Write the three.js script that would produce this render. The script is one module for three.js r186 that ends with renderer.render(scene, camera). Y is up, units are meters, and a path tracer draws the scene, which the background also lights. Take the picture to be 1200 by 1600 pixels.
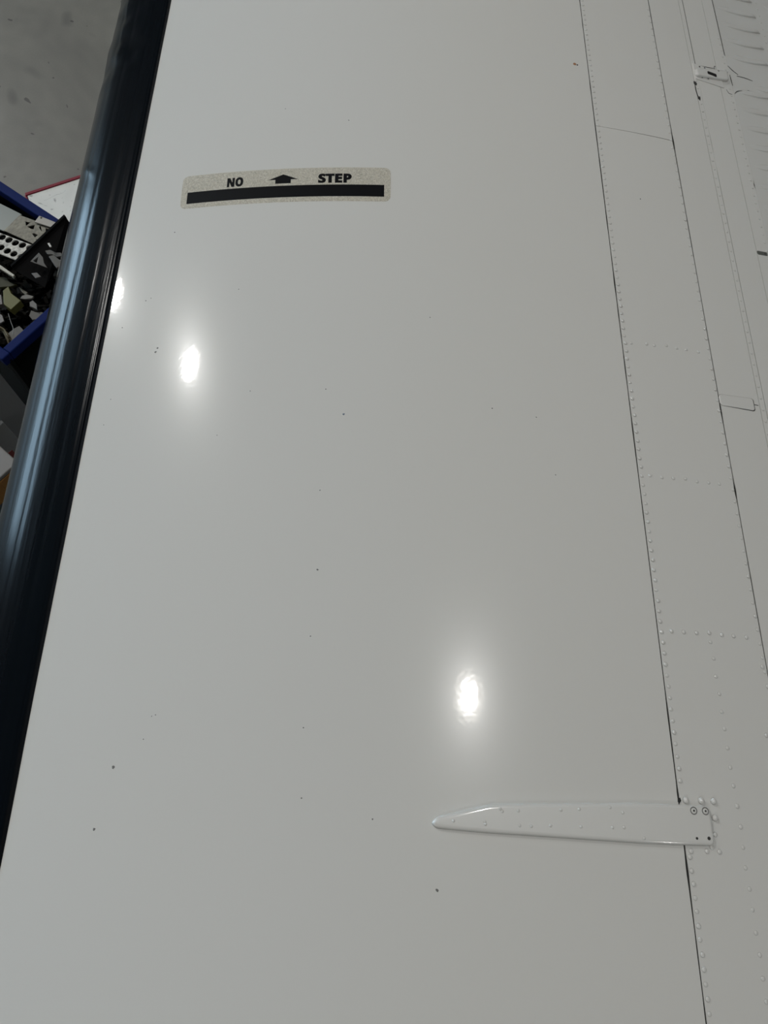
import * as THREE from 'three';
import { mergeGeometries } from 'three/addons/utils/BufferGeometryUtils.js';
import { RoundedBoxGeometry } from 'three/addons/geometries/RoundedBoxGeometry.js';
import { ImprovedNoise } from 'three/addons/math/ImprovedNoise.js';
import { RectAreaLightUniformsLib } from 'three/addons/lights/RectAreaLightUniformsLib.js';

// ------------------------------------------------------------------ camera, sky, exposure
const WING_Y = 1.2, EYE = 0.75, F = 1202;                  // crest of the wing, eye above it, focal length in pixels of 1200x1600
const scene = new THREE.Scene();
scene.background = new THREE.Color().setRGB(6.0, 8.8, 11.2); // even overcast daylight, seen only through the hangar door
const camera = new THREE.PerspectiveCamera(2 * Math.atan(800 / F) * 180 / Math.PI, 0.75, 0.02, 200);
const sC = new THREE.Vector3(0.05, 2.317, -1).normalize();
const zC = sC.clone().negate();
const xC = new THREE.Vector3(1, -0.0216, 0); xC.addScaledVector(sC, -xC.dot(sC)).normalize();
const yC = new THREE.Vector3().crossVectors(zC, xC);
const camRot = new THREE.Matrix4().set(xC.x, xC.y, xC.z, 0, yC.x, yC.y, yC.z, 0, zC.x, zC.y, zC.z, 0, 0, 0, 0, 1);
const EYE_P = new THREE.Vector3(0, WING_Y + EYE, 0);
camera.position.copy(EYE_P); camera.quaternion.setFromRotationMatrix(camRot); camera.updateMatrixWorld(true);
scene.add(camera);
const renderer = new THREE.WebGLRenderer({ antialias: true });
renderer.toneMapping = THREE.LinearToneMapping;
renderer.toneMappingExposure = 1.0;
renderer.shadowMap.enabled = true;
RectAreaLightUniformsLib.init();
const LAMP_Y = 7.2;                                        // each lamp: x, z, size of the glowing face, flux, label
const LAMPS = [
  [1.2, -1.2, 0.16, 32, 'round hangar lamp mirrored in the middle of the wing beside the hinge cover'],
  [-4.6, -5.3, 0.24, 74, 'round hangar lamp mirrored on the wing below the warning decal'],
  [-7.85, -7.7, 0.34, 80, 'round hangar lamp mirrored at the edge of the black boot'],
  [5.5, 5.0, 0.34, 17, 'round hangar lamp behind the photographer on the flap side'],
  [-3.5, 6.0, 0.34, 42, 'round hangar lamp behind the photographer on the boot side'],
  [9.0, 8.0, 0.34, 12, 'round hangar lamp in the rear corner beyond the flap'],
];

// ------------------------------------------------------------------ helpers
let seed = 7; const rnd = () => { seed = (seed + 0x6D2B79F5) | 0; let t = Math.imul(seed ^ (seed >>> 15), 1 | seed); t = (t + Math.imul(t ^ (t >>> 7), 61 | t)) ^ t; return ((t ^ (t >>> 14)) >>> 0) / 4294967296; };
const perlin = new ImprovedNoise();
const lerp = (a, b, t) => a + (b - a) * t, clamp = (v, a, b) => Math.min(b, Math.max(a, v));
const smooth = (a, b, v) => { const t = clamp((v - a) / (b - a), 0, 1); return t * t * (3 - 2 * t); };
const used = {};
function numbered(n) { if (used[n] === undefined) { used[n] = 0; return n; } used[n]++; return n + '_' + String(used[n]).padStart(3, '0'); }
function shade(o) { o.traverse(c => { if (c.isMesh) { c.castShadow = true; c.receiveShadow = true; } }); return o; }
function mesh(name, geo, mat, parent) { const m = new THREE.Mesh(geo, mat); m.name = numbered(name); m.castShadow = m.receiveShadow = true; if (parent) parent.add(m); return m; }
function tag(o, label, category, group) { o.userData.label = label; o.userData.category = category; if (group) o.userData.group = group; scene.add(o); return o; }
function group(name, label, category, grp, x = 0, y = 0, z = 0) { const g = new THREE.Group(); g.name = numbered(name); g.position.set(x, y, z); return tag(g, label, category, grp); }
function struct(name, geo, mat) { const m = mesh(name, geo, mat); m.userData.kind = 'structure'; scene.add(m); return m; }
function box(w, h, d, x, y, z) { const g = new THREE.BoxGeometry(w, h, d); g.translate(x, y, z); return g; }
function rbox(w, h, d, r, x, y, z) { const g = new RoundedBoxGeometry(w, h, d, 2, r); g.translate(x, y, z); return g; }
function soup(tris) {                                       // flat triangles: [[a,b,c] ...] of Vector3
  const p = []; for (const t of tris) for (const v of t) p.push(v.x, v.y, v.z);
  const g = new THREE.BufferGeometry(); g.setAttribute('position', new THREE.Float32BufferAttribute(p, 3));
  const uv = []; for (let i = 0; i < p.length; i += 3) uv.push(p[i], p[i + 2]);
  g.setAttribute('uv', new THREE.Float32BufferAttribute(uv, 2)); g.computeVertexNormals(); return g;
}
function gridGeo(nu, nv, fn, uvfn) {                         // smooth grid
  const p = [], uv = [], idx = [];
  for (let j = 0; j <= nv; j++) for (let i = 0; i <= nu; i++) { const v = fn(i / nu, j / nv, i, j); p.push(v[0], v[1], v[2]); const q = uvfn ? uvfn(i / nu, j / nv) : [v[0], v[2]]; uv.push(q[0], q[1]); }
  for (let j = 0; j < nv; j++) for (let i = 0; i < nu; i++) { const a = j * (nu + 1) + i, b = a + 1, c = a + nu + 1, d = c + 1; idx.push(a, c, b, b, c, d); }
  const g = new THREE.BufferGeometry(); g.setAttribute('position', new THREE.Float32BufferAttribute(p, 3)); g.setAttribute('uv', new THREE.Float32BufferAttribute(uv, 2)); g.setIndex(idx); g.computeVertexNormals(); return g;
}
// a direction in the world for a place in the photograph, and where it meets a level plane or the wing
function ray(px, py) { return new THREE.Vector3((px - 600) / F, (800 - py) / F, -1).transformDirection(camRot); }
function onLevel(px, py, y) { const d = ray(px, py); return EYE_P.clone().addScaledVector(d, (y - EYE_P.y) / d.y); }

// wing section: upper surface height over WING_Y as a function of chordwise x
const R0 = 1.6, XC = 0.03;
const arcY = x => Math.sqrt(R0 * R0 - (x - XC) ** 2) - R0;
function chordFor(m) { const d = ray(660 + 2785 * m, 800); let t = 1; for (let i = 0; i < 40; i++) t = (arcY(d.x * t) - EYE) / d.y; return d.x * t; }
const X_SEAM = chordFor(-0.1985), X_A = chordFor(0.1238), X_B = chordFor(0.1777), X_D = chordFor(0.2012), X_E = chordFor(0.2045), X_F = chordFor(0.2196), X_G = chordFor(0.2282), X_TE = 0.98;
const slopeG = -Math.tan(Math.asin((X_G - XC) / R0) + 0.075);
const P = x => x <= X_G ? arcY(x) : arcY(X_G) + slopeG * (x - X_G);
function onWing(px, py) { const d = ray(px, py); let lo = 0.3, hi = 4; for (let i = 0; i < 50; i++) { const t = (lo + hi) / 2; if (EYE + d.y * t > P(d.x * t)) lo = t; else hi = t; } return { x: d.x * lo, z: d.z * lo }; }
const surf = (x, z, lift = 0) => { const e = 1e-4, s = (P(x + e) - P(x - e)) / (2 * e), l = Math.hypot(s, 1); return new THREE.Vector3(x - s / l * lift, WING_Y + P(x) + lift / l, z); };

const yCrow = new THREE.Vector3(xC.y, yC.y, zC.y), zCrow = new THREE.Vector3(xC.z, yC.z, zC.z);   // camera up and back axes in the world
// ------------------------------------------------------------------ textures
function dataTex(n, fn, srgb) { const a = new Uint8Array(n * n * 4); for (let j = 0; j < n; j++) for (let i = 0; i < n; i++) { const c = fn(i / n, j / n); const k = (j * n + i) * 4; for (let q = 0; q < 3; q++) a[k + q] = clamp(Math.round(c[q] * 255), 0, 255); a[k + 3] = 255; } const t = new THREE.DataTexture(a, n, n); t.wrapS = t.wrapT = THREE.RepeatWrapping; t.magFilter = THREE.LinearFilter; t.minFilter = THREE.LinearMipmapLinearFilter; t.generateMipmaps = true; if (srgb) t.colorSpace = THREE.SRGBColorSpace; t.needsUpdate = true; return t; }
function tnoise(u, v, f, o = 0) { const a = 2 * Math.PI; const r = f / a; return perlin.noise(Math.cos(u * a) * r + o, Math.sin(u * a) * r + Math.cos(v * a) * r * 0.7 + o * 2.1, Math.sin(v * a) * r + o * 0.3 + 0.5); }
const peel = dataTex(512, (u, v) => { const h = 0.5 + 0.3 * tnoise(u, v, 60, 3) + 0.18 * tnoise(u, v, 26, 9); return [h, h, h]; });
peel.repeat.set(4, 4);
const concrete = dataTex(1024, (u, v) => {
  let h = 0.42 + 0.04 * tnoise(u, v, 5, 1) + 0.03 * tnoise(u, v, 13, 4) + 0.025 * tnoise(u, v, 40, 8) + 0.02 * (rnd() - 0.5);
  const b = tnoise(u, v, 22, 30); if (b > 0.42) h -= (b - 0.42) * 0.3;
  const k = tnoise(u, v, 90, 50); if (k > 0.66) h -= 0.16;
  return [h * 1.0, h * 0.99, h * 0.925];
}, true);
concrete.repeat.set(0.5, 0.5);
const scuffed = dataTex(512, (u, v) => { let h = 0.86 + 0.03 * tnoise(u, v, 8, 2); const k = tnoise(u, v, 30, 12), e = Math.abs(tnoise(u, v, 7, 70)); if (k > 0.4) h -= (k - 0.4) * 0.7; if (e < 0.008 && tnoise(u, v, 9, 22) > 0.05) h -= 0.22; return [h * 0.99, h, h * 0.985]; }, true);
scuffed.repeat.set(3, 3);
const streak = dataTex(512, (u, v) => { const h = 0.5 + 0.35 * tnoise(u, v, 70, 5) * 0.4 + 0.25 * perlin.noise(u * 70, Math.sin(v * 6.283) * 1.2, 3.3) + 0.1 * perlin.noise(u * 160, Math.cos(v * 6.283) * 3, 1.3); return [h, h, h]; });
const wood = dataTex(256, (u, v) => { const g = 0.5 + 0.3 * perlin.noise(u * 40, Math.sin(v * 6.283) * 0.8, 2.2); return [0.55 + 0.12 * g, 0.38 + 0.1 * g, 0.17 + 0.07 * g]; }, true);
const brushed = dataTex(256, (u, v) => { const g = 0.5 + 0.07 * tnoise(u, v, 16, 6) + 0.1 * tnoise(u, v, 60, 2); return [g, g, g * 0.97]; }, true);

// ------------------------------------------------------------------ materials
const std = (rgb, rough, metal = 0, extra = {}) => { const m = new THREE.MeshStandardMaterial({ roughness: rough, metalness: metal, ...extra }); m.color.setRGB(...rgb); return m; };
const paint = new THREE.MeshPhysicalMaterial({ roughness: 0.035, clearcoat: 0.22, clearcoatRoughness: 0.2, bumpMap: peel, bumpScale: 0.00003 }); paint.color.setRGB(0.66, 0.66, 0.635);
const paintPlain = new THREE.MeshPhysicalMaterial({ roughness: 0.5, clearcoat: 1, clearcoatRoughness: 0.1 }); paintPlain.color.setRGB(0.66, 0.66, 0.635);
const sealDark = std([0.012, 0.012, 0.011], 0.8), sealWhite = std([0.4, 0.4, 0.385], 0.6);
const chipDark = std([0.035, 0.035, 0.033], 0.7), dirtGrey = std([0.16, 0.16, 0.155], 0.8), dirtBlue = std([0.16, 0.2, 0.25], 0.7), dirtRust = std([0.33, 0.17, 0.09], 0.8);
const rubber = new THREE.MeshPhysicalMaterial({ roughness: 0.17, bumpMap: streak, bumpScale: 0.00014, specularIntensity: 0.19 }); rubber.color.setRGB(0.003, 0.0045, 0.0065);
const rubberEdge = new THREE.MeshPhysicalMaterial({ color: 0x08080a, roughness: 0.6, specularIntensity: 0.12 });
const steel = std([0.5, 0.5, 0.48], 0.35, 1);

// ------------------------------------------------------------------ the hangar
const floorMat = new THREE.MeshStandardMaterial({ map: concrete, roughness: 0.5 });
const wallMat = std([0.42, 0.43, 0.43], 0.8), ceilMat = std([0.34, 0.35, 0.345], 0.8), beamMat = std([0.2, 0.21, 0.22], 0.6);
{
  const g = box(26, 0.2, 34, -1, -0.1, -4); const p = g.attributes.position, uv = g.attributes.uv; for (let i = 0; i < p.count; i++) uv.setXY(i, p.getX(i), p.getZ(i));
  struct('floor', g, floorMat);
  const H = 7.9, DZ0 = -11.5, DZ1 = -4.2, DH = 4.2;           // hangar door opening in the left wall
  struct('ceiling', box(26, 0.2, 34, -1, H + 0.1, -4), ceilMat);
  struct('wall_left', mergeGeometries([box(0.3, H, DZ0 + 21, -12.15, H / 2, (DZ0 - 21) / 2), box(0.3, H, 13 - DZ1, -12.15, H / 2, (13 + DZ1) / 2), box(0.3, H - DH, DZ1 - DZ0, -12.15, (H + DH) / 2, (DZ0 + DZ1) / 2)]), wallMat);
  struct('wall_right', box(0.3, H, 34, 12.15, H / 2, -4), wallMat);
  struct('wall_front', box(26, H, 0.3, -1, H / 2, -21.15), wallMat);
  struct('wall_back', box(26, H, 0.3, -1, H / 2, 13.15), wallMat);
  const apron = struct('ground', box(30, 0.2, 40, -29, -0.12, -6), std([0.3, 0.3, 0.29], 0.9));
  struct('trim_1', mergeGeometries([box(0.36, DH, 0.16, -12.15, DH / 2, DZ0), box(0.36, DH, 0.16, -12.15, DH / 2, DZ1), box(0.36, 0.16, DZ1 - DZ0, -12.15, DH, (DZ0 + DZ1) / 2)]), beamMat);
  for (let k = 0; k < 6; k++) struct('beam', mergeGeometries([box(24, 0.03, 0.22, 0, H - 0.36, -18 + k * 5.6), box(24, 0.3, 0.02, 0, H - 0.2, -18 + k * 5.6), box(24, 0.03, 0.22, 0, H - 0.05, -18 + k * 5.6)]), beamMat);
}
const glow = new THREE.MeshStandardMaterial({ color: 0xffffff, emissive: 0xfff4e2, emissiveIntensity: 2 }), lampBody = std([0.05, 0.05, 0.055], 0.5);
LAMPS.forEach(([x, z, size, flux, label]) => {
  const g = group('ceiling_lamp', label, 'lamp', 'hangar ceiling lamps', x, LAMP_Y, z);
  const cone = new THREE.LatheGeometry([[0.03, 0.28], [0.08, 0.24], [0.1, 0.12], [0.26, 0.09], [0.27, 0.01], [0.25, 0.01]].map(a => new THREE.Vector2(...a)), 28);
  mesh('housing', cone, lampBody, g);
  const d = new THREE.CylinderGeometry(0.24, 0.24, 0.012, 32); d.translate(0, 0.018, 0); mesh('diffuser', d, glow, g);
  const rod = new THREE.CylinderGeometry(0.012, 0.012, 0.44, 8); rod.translate(0, 0.48, 0); mesh('rod', rod, lampBody, g);
  const l = new THREE.RectAreaLight(new THREE.Color(1, 0.985, 0.955), flux / (size * size), size, size);
  l.position.set(0, 0, 0); l.rotation.set(-Math.PI / 2, 0, 0); g.add(l);
});

// ------------------------------------------------------------------ the wing
const wing = group('aircraft_wing', 'white painted aircraft wing with a black rubber boot along its rounded leading edge', 'wing');
const Z0 = 1.1, Z1 = -2.9;
const zs = []; for (let z = Z0; z > 0.22; z -= 0.11) zs.push(z); for (let z = 0.22; z > -1.3; z -= 0.005) zs.push(z); for (let z = -1.3; z >= Z1 - 1e-6; z -= 0.1) zs.push(z);
// a sheet of skin between two spanwise edges, with thickness and turned-down edges
function sheetGeo(f0, f1, zlist, nx, lift = 0, th = 0.0012) {
  const nz = zlist.length - 1, bev = 0.0004;
  const X = (t, z) => lerp(f0(z), f1(z), t);
  const top = gridGeo(nx, nz, (u, v, i, j) => { const z = zlist[j], s = surf(X(u, z), z, lift); return [s.x, s.y, s.z]; });
  const nrm = top.attributes.normal, pp = top.attributes.position;
  for (let i = 0; i < nrm.count; i++) { const x = pp.getX(i), e = 1e-4, s = (P(x + e) - P(x - e)) / (2 * e), l = Math.hypot(s, 1); nrm.setXYZ(i, -s / l, 1 / l, 0); }
  const idx = top.index.array; for (let i = 0; i < idx.length; i += 3) { const t = idx[i + 1]; idx[i + 1] = idx[i + 2]; idx[i + 2] = t; }
  top.setIndex(Array.from(idx));
  const side = (f, dir) => gridGeo(1, nz, (u, v, i, j) => { const z = zlist[j], s = surf(f(z) + (i ? 0 : 0), z, lift - i * th); return [s.x, s.y, s.z]; });
  const endS = z => gridGeo(nx, 1, (u, v, i, j) => { const s = surf(X(u, z), z, lift - j * th); return [s.x, s.y, s.z]; });
  const bot = gridGeo(nx, Math.min(nz, 3), (u, v) => { const z = lerp(zlist[0], zlist[nz], v), s = surf(X(u, z), z, lift - th); return [s.x, s.y, s.z]; });
  return mergeGeometries([top, side(f0), side(f1), endS(zlist[0]), endS(zlist[nz]), bot].map(g => g.index ? g : g));
}
const n1 = (z, f, o) => perlin.noise(z * f, o, o * 1.7);
const zpx = (line, y) => onWing(660 + line * (y + 1985), y).z;     // z of a photographed row on a spanwise line
const bumpAt = (z, zc, w) => Math.exp(-(((z - zc) / w) ** 2));
// gap widths along each joint
const gapA = z => 0.0012 + 0.0011 * Math.max(0, n1(z, 14, 2.3)) + 0.0009 * Math.max(0, n1(z, 31, 5.1)) + 0.0011 * bumpAt(z, zpx(0.1238, 1362), 0.012) + 0.001 * bumpAt(z, zpx(0.1238, 1242), 0.006);
const gapB = z => 0.0013 + 0.0007 * Math.max(0, n1(z, 12, 7.3)) + 0.0016 * bumpAt(z, zpx(0.1777, 766), 0.009) + 0.001 * bumpAt(z, zpx(0.1777, 640), 0.012) + 0.0012 * bumpAt(z, zpx(0.1777, 222), 0.012);
const zE1 = zpx(0.2045, 101), zE2 = zpx(0.2045, 125), zE3 = zpx(0.2045, 290);
const gapE = z => z < zE2 ? 0.0016 : z < zE3 ? 0.0002 + 0.0016 * Math.max(0, n1(z, 22, 3.7)) : 0.0009;
const zG1 = zpx(0.2282, 86);
const gapG = z => (z < zG1 ? 0.0028 : 0.00015) + 0.0028 * bumpAt(z, zpx(0.2282, 289), 0.006);
const half = (x, g, s) => z => x + s * g(z) / 2;
const gapSoft = () => 0.0011;
const zJoint = onWing(1000, 208).z;
// chordwise joint of the two middle panels, slightly oblique
const jl = onWing(937, 197.5), jr = onWing(1051, 220);
const forward = mesh('skin_panel', sheetGeo(() => X_SEAM - 0.02, half(X_A, gapA, -1), zs, 56), paint, wing);
function skewPanel(zA0, zA1, zB0, zB1, nz) {                   // between joints A and B, ends running obliquely
  const g0 = gridGeo(14, nz, (u, v) => { const zl = lerp(zA0, zA1, v), zr = lerp(zB0, zB1, v), z = lerp(zl, zr, u), x = lerp(X_A + gapA(z) / 2, X_B - gapB(z) / 2, u), s = surf(x, z); return [s.x, s.y, s.z]; });
  const idx = Array.from(g0.index.array); for (let i = 0; i < idx.length; i += 3) { const t = idx[i + 1]; idx[i + 1] = idx[i + 2]; idx[i + 2] = t; } g0.setIndex(idx);
  const nrm = g0.attributes.normal, pp = g0.attributes.position; for (let i = 0; i < nrm.count; i++) { const x = pp.getX(i), s = -(x - XC) / Math.sqrt(R0 * R0 - (x - XC) ** 2), l = Math.hypot(s, 1); nrm.setXYZ(i, -s / l, 1 / l, 0); }
  const edge = (u, w) => gridGeo(w ? 14 : 1, w ? 1 : nz, (a, b, i, j) => { const uu = w ? a : u, v = w ? u : b, dn = (w ? j : i) * 0.0012; const zl = lerp(zA0, zA1, v), zr = lerp(zB0, zB1, v), z = lerp(zl, zr, uu), x = lerp(X_A + gapA(z) / 2, X_B - gapB(z) / 2, uu), s = surf(x, z, -dn); return [s.x, s.y, s.z]; });
  return mergeGeometries([g0, edge(0, false), edge(1, false), edge(0, true), edge(1, true)]);
}
const middle = mesh('skin_panel', skewPanel(Z0, jl.z + 0.0002, Z0, jr.z + 0.0006, 300), paint, wing);
const middleOut = mesh('skin_panel', skewPanel(jl.z - 0.0002, Z1, jr.z - 0.0006, Z1, 260), paint, wing);
const rear = mesh('skin_panel', sheetGeo(half(X_B, gapB, 1), half(X_D, gapSoft, -1), zs, 5), paint, wing);
const strip = mesh('skin_strip', sheetGeo(half(X_D, gapSoft, 1), half(X_E, gapE, -1), zs, 3), paint, wing);
// dark and white sealant below the joints
const sealGeo = (x, w, d) => sheetGeo(() => x - w / 2, () => x + w / 2, zs, 2, -d, 0.0006);
mesh('joint_sealant', mergeGeometries([sealGeo(X_A, 0.012, 0.0009), sealGeo(X_B, 0.012, 0.0009)]), sealDark, wing);
mesh('joint_sealant', skewPanel(jl.z + 0.006, jl.z - 0.006, jr.z + 0.006, jr.z - 0.006, 2).translate(0, -0.0011, 0), sealDark, wing);
mesh('joint_sealant', sealGeo(X_D, 0.006, 0.0008), sealWhite, wing);
mesh('joint_sealant', sealGeo(X_E, 0.005, 0.001), sealDark, wing);

// control surface behind the hinge gap
const flap = new THREE.Group(); flap.name = 'control_surface'; wing.add(flap);
flap.userData.label = 'white hinged control surface with pressed stiffening beads';
const zOut = zs.filter(z => z < zE1), zIn = zs.filter(z => z > zE2);
zOut.unshift(zE1); zIn.push(zE2);
mesh('skin_strip', sheetGeo(half(X_E, gapE, 1), half(X_F, gapSoft, -1), zOut, 3), paint, flap);
mesh('skin_strip', sheetGeo(half(X_E, gapE, 1), half(X_F, gapSoft, -1), zIn, 3), paint, flap);
mesh('skin_strip', sheetGeo(half(X_F, gapSoft, 1), half(X_G, gapG, -1), zs, 3), paint, flap);
mesh('ribbed_skin', sheetGeo(half(X_G, gapG, 1), () => X_TE, zs, 10), paint, flap);
mesh('joint_sealant', sealGeo(X_F, 0.006, 0.0008), sealWhite, flap);
mesh('joint_sealant', sealGeo(X_G, 0.007, 0.0011), sealDark, flap);

// pressed beads, each a raised tapering rib
function beadGeo(a, b, w, h) {                               // a, b: {x,z}
  const dx = b.x - a.x, dz = b.z - a.z, L = Math.hypot(dx, dz), px = -dz / L, pz = dx / L;
  const g = gridGeo(28, 20, (u, v) => { const wid = w * Math.pow(Math.sin(Math.PI * clamp(u * 0.94 + 0.03, 0, 1)), 0.55) * lerp(1, 0.72, u), q = (v - 0.5) * 2, hh = h * (u < 0.85 ? Math.pow(u / 0.85, 0.8) : Math.cos(Math.PI / 2 * (u - 0.85) / 0.15)) * (v < 0.2 ? 5 * v : v < 0.9 ? 1 - 0.06 * (v - 0.2) : 0.958 * (1 - (v - 0.9) / 0.1)); const s = surf(a.x + dx * u + px * q * wid / 2, a.z + dz * u + pz * q * wid / 2, hh - 0.0002); return [s.x, s.y, s.z]; });
  return g;
}
const zb = [], bead0 = onWing(1120, 11), bead1 = onWing(1126, 36); const pitch = bead1.z - bead0.z;
const beadEnd = onWing(1182, 28), beadDx = beadEnd.x - bead0.x, beadDz = beadEnd.z - bead0.z;
for (let k = -3; k < 26; k++) {
  const z = bead0.z + k * pitch; if (z > -0.62) break;
  if (k === 4) { const a = onWing(1177, 136), c = onWing(1225, 148); mesh('bead', beadGeo(a, c, 0.015, 0.0027), paintPlain, flap); continue; }
  mesh('bead', beadGeo({ x: X_G + 0.006, z }, { x: X_G + 0.006 + beadDx, z: z + beadDz }, 0.015, 0.0027), paintPlain, flap);
}
{ const a = onWing(1190, 8); for (let k = -2; k < 6; k++) mesh('bead', beadGeo({ x: a.x, z: a.z + k * pitch }, { x: a.x + 0.12, z: a.z + k * pitch + 0.004 }, 0.0135, 0.0025), paintPlain, flap); }

// rivets
const domeProfile = (r, h) => { const p = [new THREE.Vector2(r * 0.7, 0), new THREE.Vector2(r, h * 0.3)]; for (let i = 1; i <= 4; i++) { const t = i / 4 * Math.PI / 2; p.push(new THREE.Vector2(Math.max(1e-5, r * Math.cos(t)), h * (0.3 + 0.7 * Math.sin(t)))); } return p; };
const rivetG = new THREE.LatheGeometry(domeProfile(0.0023, 0.0014), 10);
const rivetFlat = new THREE.LatheGeometry(domeProfile(0.0021, 0.0009), 10);
const rivetBig = new THREE.LatheGeometry(domeProfile(0.0031, 0.0032), 14);
const rivetSmall = new THREE.LatheGeometry(domeProfile(0.0015, 0.0010), 8);
const up = new THREE.Vector3(0, 1, 0);
function place(o, x, z, lift = 0) { const e = 1e-4, s = (P(x + e) - P(x - e)) / (2 * e); o.position.copy(surf(x, z, lift)); o.quaternion.setFromUnitVectors(up, new THREE.Vector3(-s, 1, 0).normalize()); return o; }
let rivetCount = 0;
function rivet(x, z, parent, geo = rivetG, lift = -0.0001, mat = paintPlain, name = 'rivet') { const m = place(mesh(name, geo, mat, parent), x, z, lift); if (name === 'rivet') rivetCount++; return m; }
function stuffRivets(list, parent, geo) { const o = new THREE.Object3D(), gs = []; for (const [x, z] of list) { place(o, x, z, -0.0001); o.updateMatrix(); gs.push(geo.clone().applyMatrix4(o.matrix)); } if (!gs.length) return; const m = mesh('rivet_row', mergeGeometries(gs), paintPlain, parent); m.userData.kind = 'stuff'; }
function rowZ(X, py) {                                       // z where the spanwise line at chord X crosses photographed row py
  let lo = -3, hi = 0.7; const q = new THREE.Vector3();
  for (let i = 0; i < 40; i++) { const z = (lo + hi) / 2; q.set(X, P(X) - EYE, z); const row = 800 + F * q.dot(new THREE.Vector3(yCrow.x, yCrow.y, yCrow.z)) / q.dot(zCrow) ; if (row < py) lo = z; else hi = z; }
  return (lo + hi) / 2;
}
{
  const a = onWing(997, 702), b = onWing(1043, 1055), dA = (a.z - b.z) / 23, offA = (a.x + b.x) / 2, far = [];
  for (let k = -80; k < 120; k++) { const z = a.z + k * Math.abs(dA); const zj = z, y = z; if (z > 0.16 || z < -1.22) continue; if (z < onWing(1061, 1238).z || z > onWing(1075, 1330).z) { if (z < rowZ(offA, 420)) far.push([offA, z]); else rivet(offA + (rnd() - 0.5) * 0.0006, z + (rnd() - 0.5) * 0.0008, middle, rnd() < 0.3 ? rivetFlat : rivetG); } }
  stuffRivets(far.filter(q => q[1] > jl.z), middle, rivetFlat); stuffRivets(far.filter(q => q[1] <= jl.z), middleOut, rivetFlat);
  const c = onWing(1129, 676), d = onWing(1172.5, 921), dB = Math.abs(c.z - d.z) / 13, offB = (c.x + d.x) / 2, farB = [];
  for (let k = -80; k < 120; k++) { const z = c.z + k * dB; if (z > 0.16 || z < -1.22) continue; if (z < rowZ(offB, 330)) farB.push([offB, z]); else rivet(offB, z, middle, rnd() < 0.6 ? rivetFlat : rivetG); }
  stuffRivets(farB.filter(q => q[1] > jr.z), middle, rivetFlat); stuffRivets(farB.filter(q => q[1] <= jr.z), middleOut, rivetFlat);
  const rows = [[[986, 536], [1010, 537.5], [1022, 539.5], [1041, 540], [1057, 544], [1072, 546], [1091, 550]],
    [[1016, 743], [1034, 746], [1052, 747.5], [1071, 748], [1089, 752.5], [1107, 754], [1124, 756]],
    [[1049, 986], [1068, 987.5], [1088, 988.7], [1107.7, 988.7], [1127.5, 992], [1146, 994], [1166, 996]]];
  rows.forEach((r, k) => r.forEach(q => { const w = onWing(...q); rivet(w.x, w.z, middle, k === 2 ? rivetG : rivetFlat); }));
  for (const q of [[1110, 1003], [1115, 1029], [1118.6, 1057], [1124, 1084], [1127.6, 1112], [1132, 1139], [1136.6, 1169], [1141, 1199], [1146, 1228], [1151.6, 1259.6], [1157, 1292], [1160.8, 1324], [1164.7, 1356], [1171, 1389], [1175.6, 1421.5], [1181, 1457.5], [1187, 1492], [1192, 1529], [1197, 1565]]) { const w = onWing(...q); rivet(w.x, w.z, middle, q[1] > 1240 && q[1] < 1300 ? rivetG : rivetFlat); }
  for (const q of [[1070.6, 1250], [1094.6, 1251], [1114, 1252], [1116.4, 1278]]) { const w = onWing(...q); rivet(w.x, w.z, middle, rivetBig, -0.0001, paintPlain, 'bolt_head'); }
  for (const q of [[1079.6, 1330], [1104.4, 1330], [1124, 1331], [1112, 1324], [1117, 1304], [1197, 1149], [1191, 1042]]) { const w = onWing(...q); rivet(w.x, w.z, middle); }
  // strip beside the hinge gap, and the spar strip of the control surface
  const s0 = rowZ((X_D + X_E) / 2, 300), s1 = rowZ((X_D + X_E) / 2, 680); const farS = [];
  for (let z = s1 + 0.08; z > -1.1; z -= 0.0165) (z < s0 ? farS.push([(X_D + X_E) / 2 - 0.0005, z]) : rivet((X_D + X_E) / 2 - 0.0005, z, strip, rivetFlat));
  stuffRivets(farS, strip, rivetFlat);
  const farG = []; for (let z = -0.5; z > -1.2; z -= 0.0145) farG.push([X_G - 0.0055, z]);
  stuffRivets(farG, flap, rivetFlat);
  const farH = []; const c0 = onWing(1181, 5), c1 = onWing(1197, 67); for (let k = -6; k < 16; k++) { const t = k / 6; farH.push([lerp(c0.x, c1.x, t), lerp(c0.z, c1.z, t)]); }
  stuffRivets(farH, flap, rivetSmall);
}

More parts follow.
